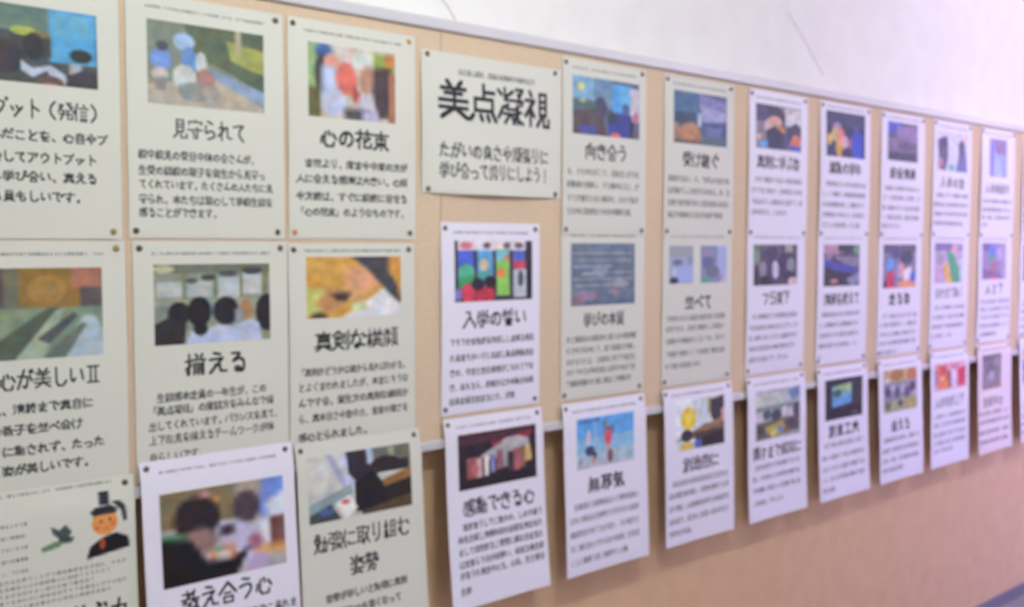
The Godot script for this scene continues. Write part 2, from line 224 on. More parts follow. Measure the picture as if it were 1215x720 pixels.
const POSTERS := [
	{"c": 1, "r": 1, "x": 0.367, "y": 0.870, "w": 0.297, "h": 0.420, "flare": 0.000, "paper": "cream", "photo": [0.125, 0.12, 0.877, 0.41],
		"title": [["アウトプット（発信）", 0.068, 0.907, 0.506]],
		"at": [0.607, 0.69, 0.763, 0.839], "from": 0.053, "to": 0.927, "last": 0.8, "indent": false, "lines": ["授業で学んだことを、対話やプ", "レゼンを通してアウトプット", "する、自ら学び合い、考える", "姿がとても頼もしいです。"],
		"label": "cream poster with blue screen photo, leftmost of the top row", "short": "leftmost top row poster"},
	{"c": 2, "r": 1, "x": 0.676, "y": 0.872, "w": 0.297, "h": 0.420, "flare": 0.000, "paper": "cream", "photo": [0.123, 0.104, 0.864, 0.446],
		"title": [["見守られて", 0.263, 0.739, 0.54]],
		"at": [0.655, 0.72, 0.777, 0.839, 0.893], "from": 0.059, "to": 0.917, "last": 0.8, "indent": false, "lines": ["富中校区の地域団体の皆さんが、", "生徒の登校の様子を早朝から見守っ", "てくれています。たくさんの人たちに見", "守られ、私たちは安心して学校生活を", "送ることができます。"],
		"label": "cream poster with a photo of cyclists on a tree-lined road", "short": "poster with the cyclists photo"},
	{"c": 3, "r": 1, "x": 0.983, "y": 0.873, "w": 0.297, "h": 0.420, "flare": 0.000, "paper": "cream", "photo": [0.146, 0.101, 0.827, 0.439],
		"title": [["心の花束", 0.22, 0.772, 0.528]],
		"at": [0.652, 0.724, 0.804, 0.876], "from": 0.051, "to": 0.928, "last": 0.8, "indent": false, "lines": ["　言葉より、表情や態度の方が", "人に与える影響は大きい。笑顔", "や拍手は、すぐに相手に渡せる", "『心の花束』のようなものです。"],
		"label": "cream poster with a photo of people in white shirts, golden pin at corner", "short": "top row poster with the golden pin"},
	{"c": 4, "r": 1, "x": 1.296, "y": 0.851, "w": 0.408, "h": 0.300, "flare": 0.000, "paper": "cream", "photo": [],
		"title": [["美点凝視", 0.103, 0.907, 0.327], ["たがいの良さや頑張りに", 0.108, 0.895, 0.688], ["学び合って誇りにしよう！", 0.108, 0.896, 0.831]],
		"at": [], "from": 0.06, "to": 0.92, "last": 0.8, "indent": false, "lines": [],
		"label": "landscape cream poster with four large bold characters, the only wide one", "short": "wide poster with four bold characters"},
	{"c": 5, "r": 1, "x": 1.708, "y": 0.886, "w": 0.297, "h": 0.420, "flare": 0.000, "paper": "cream", "photo": [0.11, 0.096, 0.91, 0.425],
		"title": [["向き合う", 0.248, 0.755, 0.518]],
		"at": [0.638, 0.711, 0.79, 0.864], "from": 0.048, "to": 0.906, "last": 0.9, "indent": false, "lines": [],
		"label": "cream poster with a class and blue screen photo, right of the wide poster", "short": "top row poster right of the wide one"},
	{"c": 6, "r": 1, "x": 2.078, "y": 0.886, "w": 0.297, "h": 0.420, "flare": 0.000, "paper": "cream", "photo": [0.126, 0.09, 0.887, 0.416],
		"title": [["受け継ぐ", 0.244, 0.768, 0.514]],
		"at": [0.639, 0.714, 0.79, 0.865], "from": 0.05, "to": 0.938, "last": 0.93, "indent": false, "lines": [],
		"label": "cream poster with a dim blue hall photo and an orange round shape", "short": "poster with the dim blue hall photo"},
	{"c": 7, "r": 1, "x": 2.446, "y": 0.886, "w": 0.297, "h": 0.420, "flare": 0.000, "paper": "white", "photo": [0.105, 0.093, 0.874, 0.395],
		"title": [["真剣に学ぶ姿", 0.121, 0.854, 0.484]],
		"at": [0.607, 0.683, 0.759, 0.829], "from": 0.044, "to": 0.906, "last": 0.72, "indent": true, "lines": [],
		"label": "white poster with a photo of two dark haired students bent over desks", "short": "poster with the two bent students photo"},
	{"c": 8, "r": 1, "x": 2.812, "y": 0.886, "w": 0.297, "h": 0.420, "flare": 0.000, "paper": "white", "photo": [0.108, 0.064, 0.88, 0.398],
		"title": [["運動の学年", 0.154, 0.807, 0.481]],
		"at": [0.601, 0.677, 0.753, 0.829, 0.905], "from": 0.048, "to": 0.902, "last": 0.9, "indent": true, "lines": [],
		"label": "white poster with a night photo of orange and blue figures", "short": "poster with the orange and blue night photo"},
	{"c": 9, "r": 1, "x": 3.180, "y": 0.886, "w": 0.297, "h": 0.420, "flare": 0.000, "paper": "white", "photo": [0.139, 0.072, 0.817, 0.379],
		"title": [["校会清掃", 0.185, 0.785, 0.478]],
		"at": [0.6, 0.675, 0.757, 0.832, 0.9], "from": 0.044, "to": 0.895, "last": 0.5, "indent": true, "lines": [],
		"label": "white poster with a murky violet photo under a blue corner", "short": "poster with the murky violet photo"},
	{"c": 10, "r": 1, "x": 3.541, "y": 0.889, "w": 0.297, "h": 0.420, "flare": 0.000, "paper": "white", "photo": [0.101, 0.098, 0.875, 0.425],
		"title": [["入学の姿", 0.175, 0.817, 0.524]],
		"at": [0.633, 0.713, 0.793, 0.873], "from": 0.035, "to": 0.919, "last": 0.9, "indent": true, "lines": [],
		"label": "white poster with a photo of two dark figures beside a pale gap", "short": "poster with the pale gap photo"},
	{"c": 11, "r": 1, "x": 3.919, "y": 0.889, "w": 0.297, "h": 0.420, "flare": 0.000, "paper": "white", "photo": [0.234, 0.089, 0.737, 0.433],
		"title": [["人体教校中", 0.114, 0.843, 0.542]],
		"at": [0.658, 0.736, 0.806, 0.876], "from": 0.052, "to": 0.907, "last": 0.2, "indent": false, "lines": [],
		"label": "white poster with a narrow bright blue photo", "short": "poster with the narrow blue photo"},
	{"c": 12, "r": 1, "x": 4.298, "y": 0.889, "w": 0.297, "h": 0.420, "flare": 0.000, "paper": "white", "photo": [0.139, 0.072, 0.817, 0.379],
		"title": [["校会清掃", 0.185, 0.785, 0.478]],
		"at": [0.6, 0.675, 0.757, 0.832, 0.9], "from": 0.044, "to": 0.895, "last": 0.5, "indent": true, "lines": [],
		"label": "white poster cut off by the picture's right edge in the top row", "short": "rightmost top row poster"},
	{"c": 1, "r": 2, "x": 0.371, "y": 0.447, "w": 0.297, "h": 0.420, "flare": 0.000, "paper": "cream", "photo": [0.125, 0.106, 0.864, 0.456],
		"title": [["心が美しいⅡ", 0.303, 0.849, 0.532]],
		"at": [0.644, 0.724, 0.805, 0.879], "from": 0.073, "to": 0.922, "last": 0.8, "indent": false, "lines": ["ただ一人、最後まで丁寧に", "体育館の椅子を並べ続け", "る、周りに流されず、たった", "席を置く姿が美しいです。"],
		"label": "cream poster with a photo of a hall with orange stage, leftmost of the middle row", "short": "leftmost middle row poster"},
	{"c": 2, "r": 2, "x": 0.681, "y": 0.447, "w": 0.297, "h": 0.420, "flare": 0.000, "paper": "cream", "photo": [0.121, 0.098, 0.871, 0.437],
		"title": [["揃える", 0.301, 0.714, 0.527]],
		"at": [0.657, 0.712, 0.775, 0.834, 0.908], "from": 0.076, "to": 0.942, "last": 0.8, "indent": false, "lines": ["　生活環境委員の一年生が、この", "『美点凝視』の掲示物をみんなで揃", "出してくれています。バランスを見て、", "上下左右を揃えるチームワークが素", "晴らしいです。"],
		"label": "cream poster with a photo of four dark heads before pale notices", "short": "poster with the four dark heads photo"},
	{"c": 3, "r": 2, "x": 0.980, "y": 0.444, "w": 0.297, "h": 0.420, "flare": 0.000, "paper": "cream", "photo": [0.129, 0.064, 0.88, 0.35],
		"title": [["真剣な横顔", 0.18, 0.853, 0.459]],
		"at": [0.599, 0.668, 0.741, 0.815, 0.901], "from": 0.059, "to": 0.939, "last": 0.8, "indent": false, "lines": ["『真剣かどうかは横から見ればわかる。", "とよく言われましたが、本当にそうな", "んですね。先生方の真剣な横顔か", "ら、真面目さや集中力、意志の強さを", "感じとられました。"],
		"label": "cream poster with an orange photo of a face in profile", "short": "poster with the orange profile photo"},
	{"c": 4, "r": 2, "x": 1.347, "y": 0.490, "w": 0.290, "h": 0.420, "flare": 0.000, "paper": "white", "photo": [0.125, 0.094, 0.914, 0.414],
		"title": [["入学の誓い", 0.197, 0.852, 0.507]],
		"at": [0.623, 0.705, 0.782, 0.859, 0.932], "from": 0.076, "to": 0.935, "last": 0.82, "indent": false, "lines": [],
		"label": "white poster with a photo of four colourful tall panels, below the wide poster", "short": "poster with the colourful tall panels photo"},
	{"c": 5, "r": 2, "x": 1.708, "y": 0.487, "w": 0.297, "h": 0.420, "flare": 0.000, "paper": "cream", "photo": [0.107, 0.099, 0.875, 0.461],
		"title": [["学びの本質", 0.251, 0.741, 0.544]],
		"at": [0.653, 0.718, 0.783, 0.843, 0.908], "from": 0.059, "to": 0.894, "last": 0.95, "indent": false, "lines": [],
		"label": "cream poster with a slate blue photo of a written chalkboard", "short": "poster with the chalkboard photo"},
	{"c": 6, "r": 2, "x": 2.078, "y": 0.487, "w": 0.297, "h": 0.420, "flare": 0.000, "paper": "cream", "photo": [0.086, 0.113, 0.918, 0.353],
		"title": [["並べて", 0.304, 0.696, 0.475]],
		"at": [0.573, 0.639, 0.716, 0.798, 0.875], "from": 0.048, "to": 0.904, "last": 0.62, "indent": false, "lines": [],
		"label": "cream poster with two small photos side by side", "short": "poster with two small photos"},
	{"c": 7, "r": 2, "x": 2.446, "y": 0.487, "w": 0.297, "h": 0.420, "flare": 0.000, "paper": "white", "photo": [0.1, 0.103, 0.851, 0.387],
		"title": [["75度下", 0.241, 0.719, 0.476]],
		"at": [0.6, 0.677, 0.748, 0.82, 0.898], "from": 0.038, "to": 0.875, "last": 0.84, "indent": true, "lines": [],
		"label": "white poster with a dark purple photo and a pale figure in its middle", "short": "poster with the pale figure photo"},
	{"c": 8, "r": 2, "x": 2.812, "y": 0.487, "w": 0.297, "h": 0.420, "flare": 0.000, "paper": "white", "photo": [0.111, 0.102, 0.825, 0.415],
		"title": [["清掃を終えて", 0.123, 0.832, 0.511]],
		"at": [0.626, 0.703, 0.78, 0.858, 0.941], "from": 0.049, "to": 0.839, "last": 0.15, "indent": true, "lines": [],
		"label": "white poster with a dark photo crossed by a violet band", "short": "poster with the violet band photo"},
	{"c": 9, "r": 2, "x": 3.180, "y": 0.487, "w": 0.297, "h": 0.420, "flare": 0.000, "paper": "white", "photo": [0.103, 0.101, 0.851, 0.451],
		"title": [["走る姿", 0.232, 0.739, 0.54]],
		"at": [0.679, 0.748, 0.824, 0.894, 0.971], "from": 0.053, "to": 0.891, "last": 0.5, "indent": true, "lines": [],
		"label": "white poster with a photo of a red and a blue figure", "short": "poster with the red and blue figures photo"},
	{"c": 10, "r": 2, "x": 3.541, "y": 0.487, "w": 0.297, "h": 0.420, "flare": 0.000, "paper": "white", "photo": [0.101, 0.088, 0.832, 0.433],
		"title": [["合わせて動く", 0.121, 0.855, 0.517]],
		"at": [0.643, 0.724, 0.805, 0.887], "from": 0.066, "to": 0.912, "last": 0.6, "indent": true, "lines": [],
		"label": "white poster with a photo streaked green and yellow", "short": "poster with the green streaked photo"},
	{"c": 11, "r": 2, "x": 3.919, "y": 0.487, "w": 0.297, "h": 0.420, "flare": 0.000, "paper": "white", "photo": [0.102, 0.086, 0.807, 0.418],
		"title": [["人と下", 0.174, 0.754, 0.505]],
		"at": [0.623, 0.694, 0.765, 0.844, 0.923], "from": 0.087, "to": 0.95, "last": 0.6, "indent": false, "lines": [],
		"label": "white poster with a mauve photo and a blue ball at its top", "short": "poster with the blue ball photo"},
	{"c": 12, "r": 2, "x": 4.298, "y": 0.487, "w": 0.297, "h": 0.420, "flare": 0.000, "paper": "white", "photo": [0.103, 0.101, 0.851, 0.451],
		"title": [["走る姿", 0.232, 0.739, 0.54]],
		"at": [0.679, 0.748, 0.824, 0.894, 0.971], "from": 0.053, "to": 0.891, "last": 0.5, "indent": true, "lines": [],
		"label": "white poster cut off by the picture's right edge in the middle row", "short": "rightmost middle row poster"},
	{"c": 1, "r": 3, "x": 0.376, "y": 0.045, "w": 0.297, "h": 0.420, "flare": 0.012, "paper": "cream", "photo": [0.408, 0.031, 0.963, 0.326],
		"title": [["学ぶ力", 0.598, 0.946, 0.54]],
		"at": [], "from": 0.06, "to": 0.92, "last": 0.8, "indent": false, "lines": [],
		"label": "cream poster with a cartoon head wearing a topknot", "short": "poster with the topknot cartoon"},
	{"c": 2, "r": 3, "x": 0.684, "y": 0.062, "w": 0.297, "h": 0.420, "flare": 0.030, "paper": "white", "photo": [0.105, 0.143, 0.915, 0.539],
		"title": [["教え合う心", 0.206, 0.808, 0.611]],
		"at": [0.72, 0.79, 0.86, 0.93], "from": 0.064, "to": 0.977, "last": 0.9, "indent": false, "lines": [],
		"label": "white poster with a photo of a black sleeved arm over a desk", "short": "poster with the black sleeve photo"},
	{"c": 3, "r": 3, "x": 0.988, "y": 0.053, "w": 0.297, "h": 0.420, "flare": 0.030, "paper": "cream", "photo": [0.076, 0.051, 0.902, 0.375],
		"title": [["勉強に取り組む", 0.102, 0.87, 0.47], ["姿勢", 0.376, 0.605, 0.606]],
		"at": [0.735, 0.81, 0.885], "from": 0.121, "to": 0.885, "last": 0.8, "indent": false, "lines": ["　姿勢が正しいと勉強に真剣", "に取り組む心も強くなって", "いきます。"],
		"label": "cream poster with a two-line title under a photo of a dark figure", "short": "poster with the two line title"},
	{"c": 4, "r": 3, "x": 1.350, "y": 0.062, "w": 0.290, "h": 0.418, "flare": 0.024, "paper": "white", "photo": [0.118, 0.089, 0.916, 0.383],
		"title": [["感動できる心", 0.149, 0.882, 0.478]],
		"at": [0.576, 0.639, 0.703, 0.767, 0.826, 0.907], "from": 0.087, "to": 0.958, "last": 0.14, "indent": true, "lines": [],
		"label": "white poster with a photo of performers in a row on a dark stage", "short": "poster with the dark stage photo"},
	{"c": 5, "r": 3, "x": 1.708, "y": 0.059, "w": 0.297, "h": 0.420, "flare": 0.012, "paper": "white", "photo": [0.148, 0.097, 0.84, 0.392],
		"title": [["無邪気", 0.265, 0.716, 0.49]],
		"at": [0.603, 0.678, 0.759, 0.839, 0.92], "from": 0.047, "to": 0.885, "last": 0.86, "indent": true, "lines": [],
		"label": "white poster with a photo of children under a bright blue sky", "short": "poster with the blue sky photo"},
	{"c": 6, "r": 3, "x": 2.078, "y": 0.059, "w": 0.297, "h": 0.420, "flare": 0.012, "paper": "white", "photo": [0.153, 0.078, 0.862, 0.403],
		"title": [["創造的に", 0.248, 0.779, 0.499]],
		"at": [0.606, 0.678, 0.761, 0.844, 0.921], "from": 0.046, "to": 0.919, "last": 0.45, "indent": true, "lines": [],
		"label": "white poster with a round yellow balloon in its photo", "short": "poster with the yellow balloon photo"},
	{"c": 7, "r": 3, "x": 2.446, "y": 0.059, "w": 0.297, "h": 0.420, "flare": 0.012, "paper": "white", "photo": [0.132, 0.098, 0.89, 0.445],
		"title": [["隅々まで綺麗に", 0.087, 0.916, 0.534]],
		"at": [0.631, 0.709, 0.787, 0.877], "from": 0.071, "to": 0.884, "last": 0.7, "indent": true, "lines": [],
		"label": "white poster with a classroom photo in grey, green and yellow", "short": "poster with the yellow floored classroom photo"},
	{"c": 8, "r": 3, "x": 2.812, "y": 0.059, "w": 0.297, "h": 0.420, "flare": 0.012, "paper": "white", "photo": [0.139, 0.099, 0.886, 0.404],
		"title": [["創意工夫", 0.193, 0.821, 0.487]],
		"at": [0.59, 0.681, 0.765, 0.843, 0.921], "from": 0.062, "to": 0.909, "last": 0.3, "indent": true, "lines": [],
		"label": "white poster with a glowing blue green screen in a black photo", "short": "poster with the glowing screen photo"},
	{"c": 9, "r": 3, "x": 3.180, "y": 0.059, "w": 0.297, "h": 0.420, "flare": 0.012, "paper": "white", "photo": [0.102, 0.096, 0.873, 0.439],
		"title": [["揃える", 0.26, 0.71, 0.553]],
		"at": [0.657, 0.741, 0.824, 0.901], "from": 0.034, "to": 0.912, "last": 0.6, "indent": true, "lines": [],
		"label": "white poster with a photo of a crowd below orange trees", "short": "poster with the orange trees photo"},
	{"c": 10, "r": 3, "x": 3.541, "y": 0.059, "w": 0.297, "h": 0.420, "flare": 0.012, "paper": "white", "photo": [0.096, 0.108, 0.92, 0.339],
		"title": [["人の花が上下", 0.095, 0.874, 0.445]],
		"at": [0.564, 0.638, 0.72, 0.794, 0.861], "from": 0.073, "to": 0.92, "last": 0.6, "indent": false, "lines": [],
		"label": "white poster with an orange and red photo", "short": "poster with the orange and red photo"},
	{"c": 11, "r": 3, "x": 3.919, "y": 0.059, "w": 0.297, "h": 0.420, "flare": 0.012, "paper": "pink", "photo": [0.124, 0.096, 0.689, 0.415],
		"title": [["自校中心", 0.149, 0.755, 0.532]],
		"at": [0.634, 0.713, 0.808, 0.895], "from": 0.027, "to": 0.939, "last": 0.95, "indent": false, "lines": [],
		"label": "pinkish poster with a grey upright photo, bottom row near the right edge", "short": "pinkish poster with the grey photo"},
	{"c": 12, "r": 3, "x": 4.298, "y": 0.059, "w": 0.297, "h": 0.420, "flare": 0.012, "paper": "white", "photo": [0.102, 0.096, 0.873, 0.439],
		"title": [["揃える", 0.26, 0.71, 0.553]],
		"at": [0.657, 0.741, 0.824, 0.901], "from": 0.034, "to": 0.912, "last": 0.6, "indent": true, "lines": [],
		"label": "white poster cut off by the picture's right edge in the bottom row", "short": "rightmost bottom row poster"},
]


func _ready() -> void:
	camera_and_light()
	materials()
	room()
	bulletin_board()
	for k in LAMPS.size():
		ceiling_light(LAMPS[k][0], LAMPS[k][1], LAMPS[k][2])
	posters()
	pins()


const NEUTRAL := Color(0.965, 1.0, 0.98)
const COOL := Color(0.925, 0.875, 1.0)
const LAMPS := [[1.1, "short bare tube ceiling light over the wide poster", NEUTRAL], [4.1, "cool short bare tube ceiling light over the rightmost posters", COOL], [7.2, "cool short bare tube ceiling light farthest to the right", COOL], [-1.8, "short bare tube ceiling light left of the picture", NEUTRAL], [-4.6, "short bare tube ceiling light farthest to the left", NEUTRAL]]
const LAMP_Z := 1.4
const LAMP_ENERGY := 0.262


func camera_and_light() -> void:
	var cam := Camera3D.new()
	cam.name = "camera"
	var lens := CameraAttributesPhysical.new()
	lens.frustum_focal_length = 40.60        # 24 mm high sensor: 32.9 degrees
	lens.frustum_focus_distance = 0.62       # the photograph is focused short of the wall
	lens.exposure_aperture = 11.5
	lens.frustum_near = 0.05
	lens.frustum_far = 100.0
	add_child(cam)
	cam.attributes = lens
	cam.position = Vector3(0.0, BOARD_Y + 0.4437, 1.7561)
	cam.basis = Basis.from_euler(Vector3(-0.05809, -0.72423, 0.00263), EULER_ORDER_YXZ)
	cam.current = true

	var sky_m := ProceduralSkyMaterial.new()
	sky_m.sky_top_color = Color(0.66, 0.62, 1.0)
	sky_m.sky_horizon_color = Color(0.86, 0.78, 1.0)
	sky_m.ground_horizon_color = Color(0.75, 0.70, 0.85)
	sky_m.ground_bottom_color = Color(0.45, 0.42, 0.5)
	sky_m.sky_energy_multiplier = 1.0
	var sky := Sky.new()
	sky.sky_material = sky_m
	var e := Environment.new()
	e.background_mode = Environment.BG_SKY
	e.sky = sky
	e.background_energy_multiplier = 11.5
	e.tonemap_mode = Environment.TONE_MAPPER_LINEAR
	e.tonemap_exposure = 1.07
	e.sdfgi_enabled = true
	e.ssao_enabled = true
	e.ssil_enabled = true
	var w := WorldEnvironment.new()
	w.name = "environment"
	w.environment = e
	add_child(w)


# ---------------------------------------------------------------- helpers
func mat(color: Color, rough := 0.8, spec := 0.4) -> StandardMaterial3D:
	var m := StandardMaterial3D.new()
	m.albedo_color = color
	m.roughness = rough
	m.metallic_specular = spec
	return m


func grain(m: StandardMaterial3D, a: Color, b: Color, freq: float, metres: float, bump := 0.0, octaves := 4) -> StandardMaterial3D:
	var n := FastNoiseLite.new()
	n.seed = 7
	n.frequency = freq
	n.fractal_octaves = octaves
	var t := NoiseTexture2D.new()
	t.width = 512
	t.height = 512
	t.seamless = true
	t.noise = n
	var g := Gradient.new()
	g.set_color(0, a)
	g.set_color(1, b)
	t.color_ramp = g
	m.albedo_color = Color.WHITE
	m.albedo_texture = t
	m.uv1_triplanar = true
	m.uv1_world_triplanar = true
	m.uv1_scale = Vector3.ONE / metres
	if bump > 0.0:
		var h := NoiseTexture2D.new()
		h.width = 512
		h.height = 512
		h.seamless = true
		h.noise = n
		m.heightmap_enabled = true
		m.heightmap_texture = h
		m.heightmap_scale = bump
	return m


func materials() -> void:
	M.wall = grain(mat(Color.WHITE, 0.85, 0.3), Color(0.93, 0.92, 0.92), Color(0.955, 0.95, 0.95), 0.02, 1.6, 0.05)
	M.dado = grain(mat(Color.WHITE, 0.75, 0.3), Color(0.85, 0.71, 0.575), Color(0.885, 0.745, 0.61), 0.02, 1.1, 0.05)
	M.far_wall = mat(Color(0.78, 0.765, 0.74))
	M.ceiling = mat(Color(0.92, 0.91, 0.90))
	M.floor = grain(mat(Color.WHITE, 0.4, 0.5), Color(0.55, 0.54, 0.55), Color(0.63, 0.62, 0.62), 0.03, 0.7)
	M.base = mat(Color(0.47, 0.46, 0.52), 0.5)
	M.cork = grain(mat(Color.WHITE, 0.9, 0.2), Color(0.84, 0.748, 0.648), Color(0.872, 0.782, 0.682), 0.05, 0.35, 0.03, 5)
	M.rail = mat(Color(0.82, 0.81, 0.84), 0.4, 0.5)
	M.white_metal = mat(Color(0.9, 0.9, 0.9), 0.4)
	M.tube = mat(Color.WHITE)
	M.tube.emission_enabled = true
	M.tube.emission = Color(1.0, 0.98, 0.95)
	M.tube.emission_energy_multiplier = 3.0
	M.glass = mat(Color(1, 1, 1, 0.06), 0.05)
	M.glass.transparency = BaseMaterial3D.TRANSPARENCY_ALPHA
	M.crack = mat(Color(0.72, 0.70, 0.72))
	M.pin_dark = mat(Color(0.40, 0.30, 0.26), 0.35, 0.5)
	M.pin_gold = mat(Color(0.86, 0.66, 0.30), 0.35, 0.5)
	M.pin_orange = mat(Color(0.84, 0.56, 0.38), 0.4, 0.5)
	M.pin_olive = mat(Color(0.62, 0.55, 0.33), 0.4, 0.5)


func numbered(called: String) -> String:
	used[called] = used.get(called, 0) + 1
	return called if used[called] == 1 else "%s_%03d" % [called, used[called] - 1]


func thing(called: String, label: String, category: String, at: Vector3, group := "") -> Node3D:
	var o := Node3D.new()
	o.name = numbered(called)
	add_child(o, true)
	o.position = at
	o.set_meta("label", label)
	o.set_meta("category", category)
	if group:
		o.set_meta("group", group)
	return o


func structure(called: String) -> Node3D:
	var o := Node3D.new()
	o.name = called
	add_child(o, true)
	o.set_meta("kind", "structure")
	return o


func part(called: String, mesh: Mesh, m: Material, parent: Node3D) -> MeshInstance3D:
	var o := MeshInstance3D.new()
	o.name = called
	o.mesh = mesh
	o.material_override = m
	parent.add_child(o, true)
	return o


func quad(st: SurfaceTool, a: Vector3, b: Vector3, c: Vector3, d: Vector3) -> void:
	# a b c d clockwise seen from the front
	for p in [a, b, c, a, c, d]:
		st.add_vertex(p)


# a box between two corners with chamfered edges along its long x axis (bevel 0: a plain box)
func bar(lo: Vector3, hi: Vector3, bevel := 0.0) -> ArrayMesh:
	var st := SurfaceTool.new()
	st.begin(Mesh.PRIMITIVE_TRIANGLES)
	st.set_smooth_group(-1)
	var ring := PackedVector2Array()       # (z, y) round the section
	var b := bevel
	if b > 0.0:
		ring = PackedVector2Array([Vector2(lo.z + b, lo.y), Vector2(hi.z - b, lo.y), Vector2(hi.z, lo.y + b), Vector2(hi.z, hi.y - b), Vector2(hi.z - b, hi.y), Vector2(lo.z + b, hi.y), Vector2(lo.z, hi.y - b), Vector2(lo.z, lo.y + b)])
	else:
		ring = PackedVector2Array([Vector2(lo.z, lo.y), Vector2(hi.z, lo.y), Vector2(hi.z, hi.y), Vector2(lo.z, hi.y)])
	extrude(st, ring, lo.x, hi.x)
	st.generate_normals()
	return st.commit()


func extrude(st: SurfaceTool, ring: PackedVector2Array, x0: float, x1: float) -> void:
	var n := ring.size()
	for i in n:
		var p := ring[i]
		var q := ring[(i + 1) % n]
		quad(st, Vector3(x0, p.y, p.x), Vector3(x0, q.y, q.x), Vector3(x1, q.y, q.x), Vector3(x1, p.y, p.x))
	for i in range(1, n - 1):
		for v in [ring[0], ring[i], ring[i + 1]]:
			st.add_vertex(Vector3(x1, v.y, v.x))
		for v in [ring[0], ring[i + 1], ring[i]]:
			st.add_vertex(Vector3(x0, v.y, v.x))


func lathe(profile: Array, steps: int) -> ArrayMesh:
	# profile of (radius, z) turned about the z axis
	var st := SurfaceTool.new()
	st.begin(Mesh.PRIMITIVE_TRIANGLES)
	for i in profile.size() - 1:
		var p: Vector2 = profile[i]
		var q: Vector2 = profile[i + 1]
		for k in steps:
			var a := TAU * k / steps
			var b := TAU * (k + 1) / steps
			var A := Vector3(cos(a) * p.x, sin(a) * p.x, p.y)
			var B := Vector3(cos(b) * p.x, sin(b) * p.x, p.y)
			var C := Vector3(cos(b) * q.x, sin(b) * q.x, q.y)
			var D := Vector3(cos(a) * q.x, sin(a) * q.x, q.y)
			if p.x > 0.0:
				for v in [A, C, B]:
					st.add_vertex(v)
			if q.x > 0.0:
				for v in [A, D, C]:
					st.add_vertex(v)
	st.index()
	st.generate_normals()
	return st.commit()


# ---------------------------------------------------------------- the corridor
func room() -> void:
	var t := 0.15
	var split := BOARD_Y + 0.45          # the two paints meet behind the board
	var back := structure("wall_back")
	part("upper_wall", bar(Vector3(ROOM_X0, split, WALL_Z - t), Vector3(ROOM_X1, CEIL_Y, WALL_Z)), M.wall, back)
	part("lower_wall", bar(Vector3(ROOM_X0, 0, WALL_Z - t), Vector3(ROOM_X1, split, WALL_Z)), M.dado, back)
	crack([Vector2(1.37, 0.985), Vector2(1.40, 0.965), Vector2(1.425, 0.935)], back)
	crack([Vector2(2.70, 1.14), Vector2(2.78, 1.08), Vector2(2.86, 1.01), Vector2(2.90, 0.975)], back)
	var left := structure("wall_left")
	part("wall_slab", bar(Vector3(ROOM_X0 - t, 0, WALL_Z - t), Vector3(ROOM_X0, CEIL_Y, ROOM_Z1 + t)), M.far_wall, left)
	var right := structure("wall_right")
	part("wall_slab", bar(Vector3(ROOM_X1, 0, WALL_Z - t), Vector3(ROOM_X1 + t, CEIL_Y, ROOM_Z1 + t)), M.far_wall, right)
	# the corridor's outer wall, with a window opposite the far end of the board
	var front := structure("wall_front")
	var wx0 := 5.2
	var wx1 := 8.0
	var wy0 := 0.8
	var wy1 := 2.25
	part("wall_slab", bar(Vector3(ROOM_X0, 0, ROOM_Z1), Vector3(wx0, CEIL_Y, ROOM_Z1 + t)), M.far_wall, front)
	part("wall_slab", bar(Vector3(wx1, 0, ROOM_Z1), Vector3(ROOM_X1, CEIL_Y, ROOM_Z1 + t)), M.far_wall, front)
	part("wall_slab", bar(Vector3(wx0, 0, ROOM_Z1), Vector3(wx1, wy0, ROOM_Z1 + t)), M.far_wall, front)
	part("wall_slab", bar(Vector3(wx0, wy1, ROOM_Z1), Vector3(wx1, CEIL_Y, ROOM_Z1 + t)), M.far_wall, front)
	var win := structure("window_1")
	var fz := ROOM_Z1 + 0.05
	var mid := (wx0 + wx1) / 2
	for y in [wy0, wy1 - 0.05]:
		part("frame_bar", bar(Vector3(wx0, y, fz), Vector3(wx1, y + 0.05, fz + 0.05)), M.rail, win)
	for x in [wx0, mid - 0.025, wx1 - 0.05]:
		part("frame_bar", bar(Vector3(x, wy0 + 0.05, fz), Vector3(x + 0.05, wy1 - 0.05, fz + 0.05)), M.rail, win)
	for x in [[wx0 + 0.05, mid - 0.025], [mid + 0.025, wx1 - 0.05]]:
		part("pane", bar(Vector3(x[0], wy0 + 0.05, fz + 0.02), Vector3(x[1], wy1 - 0.05, fz + 0.026)), M.glass, win)
	var fl := structure("floor")
	part("floor_slab", bar(Vector3(ROOM_X0 - t, -0.15, WALL_Z - t), Vector3(ROOM_X1 + t, 0, ROOM_Z1 + t)), M.floor, fl)
	var ce := structure("ceiling")
	part("ceiling_slab", bar(Vector3(ROOM_X0 - t, CEIL_Y, WALL_Z - t), Vector3(ROOM_X1 + t, CEIL_Y + 0.15, ROOM_Z1 + t)), M.ceiling, ce)
	var bb := structure("baseboard_back")
	part("skirting", bar(Vector3(ROOM_X0, 0, WALL_Z), Vector3(ROOM_X1, 0.05, WALL_Z + 0.01), 0.003), M.base, bb)


func crack(points: Array, parent: Node3D) -> void:
	var st := SurfaceTool.new()
	st.begin(Mesh.PRIMITIVE_TRIANGLES)
	var z := WALL_Z + 0.0006
	for i in points.size() - 1:
		var a: Vector2 = points[i]
		var b: Vector2 = points[i + 1]
		var s := (b - a).orthogonal().normalized() * 0.0016
		var o := Vector2(0, BOARD_Y)
		a += o
		b += o
		quad(st, Vector3(a.x - s.x, a.y - s.y, z), Vector3(b.x - s.x, b.y - s.y, z), Vector3(b.x + s.x, b.y + s.y, z), Vector3(a.x + s.x, a.y + s.y, z))
	st.generate_normals()
	part("hairline_crack", st.commit(), M.crack, parent)


